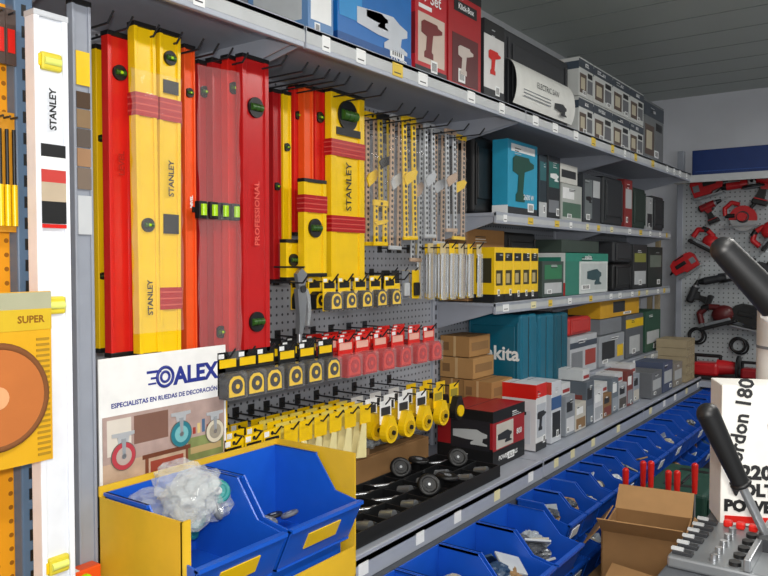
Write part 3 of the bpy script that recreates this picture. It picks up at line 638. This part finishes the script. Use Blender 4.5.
# ------------------------------------------------------------------ far wall tool rack
YR = 5.3
xl = ony(676, 262, YR).x; b = MB()
PEG2 = pegmat('b4babe', '6a6f72', .03, (0, 2))
b.bb(xl, .6, YR+.004, YR+.012, .3, 2.13, PEG2)
for x in (xl+.02, xl+1.25): b.bb(x-.02, x+.02, YR+.0, YR+.05, 0, 2.35, SHELF, .003)
ztop = 2.125
b.bb(xl, .6, YR-.28, YR, ztop, ztop+.02, mat('d4d4c6', .4)); b.bb(xl, .6, YR-.29, YR-.28, ztop-.02, ztop+.025, LGR)
zl = ony(720, 380, YR-.2).z
b.bb(xl, .6, YR-.32, YR, zl-.015, zl, SHELF); b.bb(xl, .6, YR-.33, YR-.32, zl-.035, zl+.003, SHELF)
b.bb(xl, .6, YR-.32, YR, .45, .465, SHELF); b.bb(xl, .6, YR-.33, YR-.32, .43, .467, SHELF)
b.done('tool_display_rack')
b = MB(); xa = ony(693, 150, YR-.2).x
b.bb(xa, .4, YR-.22, YR-.18, ztop+.022, ztop+.19, mat('15316c', .4), .004); b.bb(xa+.02, .38, YR-.222, YR-.2195, ztop+.05, ztop+.056, mat('24488c', .4)); b.done('blue_header_sign')
TR = mat('c02228', .3); TR2 = mat('94181e', .35)
def tool(kind, px, py, s, rot=0, col=TR, flip=1):
    p = ony(px, py, YR-.06); b = MB()
    b.M = FY(p.x, YR-.02, p.z) @ Matrix.Rotation(rot, 4, 'Z') @ Matrix.Diagonal((s*flip, s, s, 1))
    if kind == 'drill':
        b.cyl((-.42, .3, .13), (.2, .3, .13), .16, col, .15, n=20); b.sph((-.42, .3, .13), (.1, .16, .16), BLK, 14)
        b.prism([(-.34, .2), (0, .2), (-.06, -.02), (-.02, -.34), (-.3, -.34), (-.26, -.05)], .16, BLK, Matrix.Translation((0, 0, .05)))
        b.prism([(-.3, .2), (.04, .2), (-.02, .02), (-.2, -.02)], .18, col, Matrix.Translation((0, 0, .04)))
        b.cyl((.2, .3, .13), (.28, .3, .13), .12, STEEL, .12); b.cyl((.28, .3, .13), (.5, .3, .13), .11, BLK, .06); b.cyl((.5, .3, .13), (.85, .3, .13), .016, STEEL, n=8)
        b.box((-.12, -.42, .13), (.46, .18, .3), BLK, .04); b.box((-.12, -.33, .13), (.4, .05, .28), col, .01); b.box((.03, .1, .13), (.06, .14, .08), BLK, .02)
        for k in range(4): b.box((-.3+k*.05, .34, .275), (.02, .12, .03), BLK)
        nm = 'cordless_drill'
    elif kind == 'grind':
        b.cyl((-.55, 0, .15), (-.1, .0, .15), .13, col, .12, n=20); b.cyl((-.1, 0, .15), (.12, 0, .15), .17, col, .15, n=20); b.cyl((-.72, 0, .15), (-.55, 0, .15), .09, BLK, .12); b.box((.24, .02, .15), (.28, .22, .22), STEEL, .05)
        b.cyl((.27, -.1, .15), (.27, -.15, .15), .13, STEEL, n=18); b.cyl((.27, -.15, .15), (.27, -.17, .15), .34, GRAY, n=28); b.torus((.27, -.12, .15), (0, 1, 0), .32, .05, BLK, 20, 8, .5)
        b.cyl((.25, .06, .25), (.25, .2, .6), .05, BLK); b.cyl((-.72, 0, .15), (-1.0, -.2, .12), .025, BLK, n=8); b.box((-.3, .1, .15), (.2, .04, .08), BLK, .01)
        nm = 'angle_grinder'
    elif kind == 'saw':
        b.cyl((.05, -.05, .1), (.05, -.05, .13), .42, STEEL, n=32); b.prism([(.05+.44*math.cos(math.radians(a)), -.05+.44*math.sin(math.radians(a))) for a in range(-10, 200, 15)], .1, col, Matrix.Translation((0, 0, .09))); b.cyl((.05, .0, .14), (.05, .0, .24), .2, DGR, n=24); b.cyl((.05, .0, .2), (.05, .0, .46), .16, col, .14)
        b.tube([(-.5, .05, .2), (-.52, .3, .2), (-.3, .5, .2), (-.05, .42, .2)], .075, col); b.tube([(-.5, .05, .2), (-.2, .05, .2)], .07, BLK); b.cyl((.3, .3, .2), (.42, .46, .2), .06, BLK)
        b.box((0, -.3, .2), (1.1, .035, .4), STEEL, .01); nm = 'circular_saw'
    elif kind == 'jig':
        b.prism([(-.52, -.02), (-.52, .12), (-.4, .16), (.16, .16), (.22, .1), (.2, -.2), (.46, -.2), (.48, .2), (.42, .34), (.24, .42), (-.34, .42), (-.5, .34), (-.54, .2), (-.6, .1), (-.58, -.06)][::-1] if False else [(-.5, -.1), (-.15, -.14), (-.1, -.22), (.42, -.22), (.47, .22), (.4, .36), (.22, .42), (-.3, .42), (-.48, .32), (-.54, .1)], .2, col, Matrix.Translation((0, 0, .03)))
        b.box((-.14, .13, .235), (.42, .14, .02), BLK, .02); b.box((-.14, .13, .02), (.42, .14, .03), BLK, .02)
        b.box((0, -.27, .12), (.95, .05, .4), STEEL, .01); b.box((.3, -.42, .12), (.06, .26, .015), STEEL); b.box((-.05, .38, .13), (.4, .07, .21), BLK, .02); b.cyl((-.5, .1, .12), (-.68, .04, .12), .06, BLK, .03); b.box((.3, .05, .235), (.2, .22, .02), GRAY, .01); nm = 'jigsaw'
    else:
        b.box((0, -.25, .15), (.95, .1, .42), BLK, .03); b.box((0, -.17, .15), (.7, .1, .32), GRAY, .03); b.sph((.18, 0, .15), (.3, .25, .18), col, 18); b.tube([(-.42, -.1, .15), (-.4, .18, .15), (-.15, .3, .15), (.15, .2, .15)], .085, col); b.tube([(-.3, .27, .15), (-.08, .3, .15)], .09, BLK); b.cyl((.4, .0, .13), (.56, .05, .13), .08, BLK); nm = 'orbital_sander'
    b.M = Matrix.Identity(4)
    b.tube([(p.x, YR+.004, p.z+.02), (p.x, YR-.03, p.z+.02)], .004, WIRE, 6)
    return b.done(nm)
tool('jig', 706, 188, .2, .25, flip=-1); tool('drill', 712, 211, .15, .4, TR2); tool('grind', 744, 184, .19, .1); tool('saw', 741, 217, .19)
tool('sand', 706, 240, .2, -.5); tool('drill', 768, 190, .2, -.3); tool('sand', 766, 234, .2, .9); tool('jig', 686, 266, .18, .6)
tool('grind', 722, 278, .2, .2, DGR); tool('saw', 757, 274, .2, 0, DGR); tool('sand', 716, 316, .24, .3, mat('5a1a1c', .4)); tool('jig', 750, 320, .22, -.2, BLK); tool('drill', 700, 294, .16, 1.2, DGR)
b = MB()   # hanging cables
for px, py in ((730, 250), (738, 345), (696, 335)):
    p = ony(px, py, YR-.03); b.torus((p.x, YR-.03, p.z), (0, 1, 0), .045, .009, BLK, 22, 8); b.torus((p.x+.01, YR-.012, p.z-.01), (0, 1, 0), .05, .006, BLK, 22, 8); b.tube([(p.x, YR+.003, p.z+.045), (p.x, YR-.05, p.z+.045)], .003, WIRE)
b.done('coiled_power_cables')
def bench_machine(name, px, s, col, zz):
    p = ony(px, 360, YR-.17); b = MB(); b.M = Matrix.Translation((p.x, YR-.17, zz+.001)) @ Matrix.Diagonal((s, s, s, 1))
    b.box((0, 0, .04), (1, .55, .08), BLK, .02); b.box((-.15, 0, .2), (.5, .4, .26), col, .06); b.cyl((.05, 0, .24), (.42, 0, .24), .16, col, .12); b.cyl((.42, -.02, .24), (.46, -.02, .24), .26, BLK, n=26)
    b.tube([(-.38, 0, .1), (-.38, 0, .46), (.1, 0, .46), (.1, 0, .34)], .035, BLK); b.cyl((-.46, 0, .2), (-.4, 0, .2), .12, DGR); b.done(name)
bench_machine('bench_chop_saw', 715, .32, TR, zl); bench_machine('bench_grinder', 760, .26, TR2, zl)
zz = .466
carton('machine_carton', 1.04, 1.3, YR-.28, YR-.04, zz, .3, mat('5d6268', .5), side=((.1, .2, .9, .7, LGR), (.1, .75, .9, .9, DGR)))
carton('dark_carton', .76, 1.0, YR-.28, YR-.04, zz, .34, mat('2e3238', .5), side=((.1, .2, .9, .7, GRAY),))
b = MB()   # timber strips leaning in corner
for k in range(2):
    b.bb(-1.44-k*.05, -1.41-k*.05, 5.1, 5.13, 0, 1.75-.12*k, mat('a89878', .7), .002)
b.done('timber_strips')

# ------------------------------------------------------------------ aisle clutter
def open_box(name, c, w, d, h, ang, m=BRN):
    b = MB(); b.M = Matrix.Translation(c) @ Matrix.Rotation(ang, 4, 'Z')
    t = .005; inner = mat('8a6840', .85)
    b.box((0, 0, t/2), (w, d, t), inner)
    for sx in (-1, 1): b.box((sx*(w/2-t/2), 0, h/2), (t, d, h), m); b.box((0, sx*(d/2-t/2), h/2), (w, t, h), m)
    for sx in (-1, 1):
        R = Matrix.Rotation(sx*.9, 4, 'Y'); b.box((sx*(w/2+.035), 0, h-.03), (.09, d, t*.7), m, 0, R)
        R = Matrix.Rotation(-sx*.9, 4, 'X'); b.box((0, sx*(d/2+.0375), h+.03), (w, t*.7, .1), mat('ae8556', .8), 0, R)
    for k in range(8): b.blob((random.uniform(-.3, .3)*w, random.uniform(-.3, .3)*d, h*.55), (w*.16, d*.14, h*.25), random.choice((mat('7a5f3c', .8), GRAY, DGR, LGR)), .2, 3)
    return b.done(name)
carton('cardboard_stand_carton', .56, .86, 2.32, 2.62, 0, .58, mat('7a5c36', .8)); open_box('open_cardboard_box', (-.71, 2.47, .582), .25, .25, .16, .15)
carton('printed_carton', .5, .84, 1.85, 2.22, 0, .5, mat('7a5c38', .8)); open_box('open_printed_box', (-.67, 2.03, .502), .28, .3, .1, -.2, mat('8a683e', .8))
case('gray_tool_case', .6, .86, 2.85, 3.35, 0, .5, DGR); case('green_tool_case', .62, .86, 2.9, 3.3, .503, .24, mat('1d4438', .5))
case('large_black_tool_case', .62, .84, 3.5, 3.9, 0, .62, BLK); carton('floor_carton', .6, .84, 4.1, 4.5, 0, .55, mat('3e4348', .8))
b = MB(); b.bb(-.87, -.6, 2.66, 2.82, 0, .66, DGR, .005)
for k in range(6):
    x = -.86+k*.045; yy = 2.71+.06*(k % 2); hh = .02*(k % 3)+.04; b.cyl((x, yy, .64), (x, yy, .70+hh), .004, STEEL, n=8); b.cyl((x, yy, .70+hh), (x, yy, .8+hh), .009, RED, .012, n=12); b.sph((x, yy, .8+hh), (.012, .012, .01), RED, 10)
b.done('screwdriver_stand')
b = MB(); b.bb(-.8, -.52, 1.35, 1.8, 0, .55, mat('2a2c30', .6), .01)
for k in range(6): b.cyl((-.78+k*.045, 1.36, .56+.008*(k % 2)), (-.74+k*.045, 1.8, .58), .008, BLK if k % 2 else STEEL, n=10)
b.done('crate_of_pipes')

# right-hand workbench with cutter
b = MB(); WB = mat('565a60', .5)
b.bb(-.32, .5, 1.0, 1.86, 1.07, 1.12, WB, .004)
for x in (-.28, .45):
    for y in (1.05, 1.81): b.bb(x-.025, x+.025, y-.025, y+.025, 0, 1.07, DGR)
b.bb(-.3, .48, 1.03, 1.83, .3, .32, WB); b.done('workbench')
b = MB()
b.bb(-.315, -.12, 1.2, 1.41, 1.121, 1.14, mat('8a8e92', .35, .5), .004)
for k in range(6): b.bb(-.31, -.28, 1.21+k*.034, 1.225+k*.034, 1.14, 1.146, DGR, .001)
for k in range(6): b.bb(-.312, -.294, 1.213+k*.034, 1.22+k*.034, 1.146, 1.15, LGR)
for k in range(5): b.bb(-.27+.02*k, -.256+.02*k, 1.385, 1.4, 1.14, 1.152, RED, .003)
for k in range(5): b.cyl((-.25, 1.22+k*.035, 1.14), (-.25, 1.22+k*.035, 1.15), .006, STEEL); b.cyl((-.22, 1.22+k*.035, 1.14), (-.22, 1.22+k*.035, 1.146), .009, BLK)
b.bb(-.205, -.195, 1.2, 1.41, 1.14, 1.16, STEEL, .002); b.bb(-.155, -.145, 1.2, 1.41, 1.14, 1.16, STEEL, .002)
p0 = atd(708, 414, 1.2); p1 = atd(741, 484, 1.2); p2 = atd(772, 556, 1.2); p2.z = 1.14
b.cyl(p0, p1, .018, BLK, .0135); b.sph(p0, (.018, .018, .018), BLK, 16); b.cyl(p1, p2, .007, STEEL); b.torus(p1, p1-p0, .013, .004, BLK, 16, 6); b.box((p2.x, p2.y, 1.15), (.04, .05, .03), DGR, .005)
b.done('tile_cutter')
b = MB(); p0 = atd(724, 250, .95); p1 = atd(776, 305, .95); p2 = Vector((.2, 1.3, 1.15)); 
b.cyl(p0, p1, .017, BLK, .021); b.sph(p0, (.017, .017, .017), BLK, 16); b.cyl(p1, p1.lerp(p2, .1), .024, WHT, .024); b.cyl(p1, p2, .008, STEEL); b.box((.2, 1.3, 1.14), (.12, .16, .04), mat('8f959a', .4, .4), .006)
b.done('press_lever_handle')
b = MB(); cxx, cyy = -.215, 1.755
b.cyl((cxx, cyy, 1.121), (cxx, cyy, 1.55), .066, mat('e0deda', .4), n=32); b.cyl((cxx, cyy, 1.55), (cxx, cyy, 1.58), .066, BLK, .04, n=32)
for q in (1.42, 1.5): b.cyl((cxx, cyy, q), (cxx, cyy, q+.006), .0668, GRAY, n=32)
b.done('white_spray_canister')
b = MB(); b.M = Matrix.Translation((-.236, 1.525, 1.121)) @ Matrix.Rotation(.42, 4, 'Z')
b.box((0, 0, .128), (.155, .09, .256), mat('ecebe6', .45), .002)
for t, v, s_ in (('220', .098, .034), ('VOLT-', .066, .03), ('POWER-', .036, .028)): b.text(t, s_, BLK, FY(-.018, -.0465, v), .0018)
b.text('cordon 180', .036, BLK, FY(-.045, -.0465, .185) @ Matrix.Rotation(1.45, 4, 'Z'), .001); b.box((-.02, -.0455, .012), (.1, .002, .012), RED); b.cyl((.03, -.0445, .185), (.03, -.0465, .185), .03, DGR, n=24)
b.done('power_tool_carton')

# ------------------------------------------------------------------ lighting
def tube_lamp(x, y, power, L=1.2):
    b = MB(); b.bb(x-.09, x+.09, y-L/2, y+L/2, ZC-.06, ZC-.006, WHT, .004)
    for s_ in (-.04, .04): b.cyl((x+s_, y-L/2+.03, ZC-.075), (x+s_, y+L/2-.03, ZC-.075), .013, mat('ffffff', .3, emis=5.)); 
    b.done('fluorescent_lamp')
    l = bpy.data.lights.new('lamp_light', 'AREA'); l.shape = 'RECTANGLE'; l.size = .2; l.size_y = L; l.energy = power; l.color = (1, .97, .91)
    o = bpy.data.objects.new('lamp_light', l); o.location = (x, y, ZC-.1); sc.collection.objects.link(o)
tube_lamp(.35, .6, 26); tube_lamp(.25, 2.6, 24); tube_lamp(.4, 4.3, 15)
l = bpy.data.lights.new('rear_area_light', 'AREA'); l.shape = 'RECTANGLE'; l.size = 1.8; l.size_y = 1.4; l.energy = 30; l.color = (.97, .98, 1)  # unseen broad area light behind the camera; no window in the walls
o = bpy.data.objects.new('rear_area_light', l); o.location = (1.2, -1.2, 1.7); o.rotation_euler = Vector((-2.4, 2.6, -.1)).to_track_quat('-Z', 'Y').to_euler(); sc.collection.objects.link(o)
l = bpy.data.lights.new('photo_flash', 'AREA'); l.shape = 'DISK'; l.size = .06; l.energy = 15; l.color = (1, .96, .9)
o = bpy.data.objects.new('photo_flash', l); o.location = (.04, -.02, 1.68); o.rotation_euler = cam.rotation_euler; sc.collection.objects.link(o)
w = bpy.data.worlds.new('world'); sc.world = w; w.use_nodes = True
w.node_tree.nodes['Background'].inputs[0].default_value = (.6, .61, .63, 1); w.node_tree.nodes['Background'].inputs[1].default_value = .3
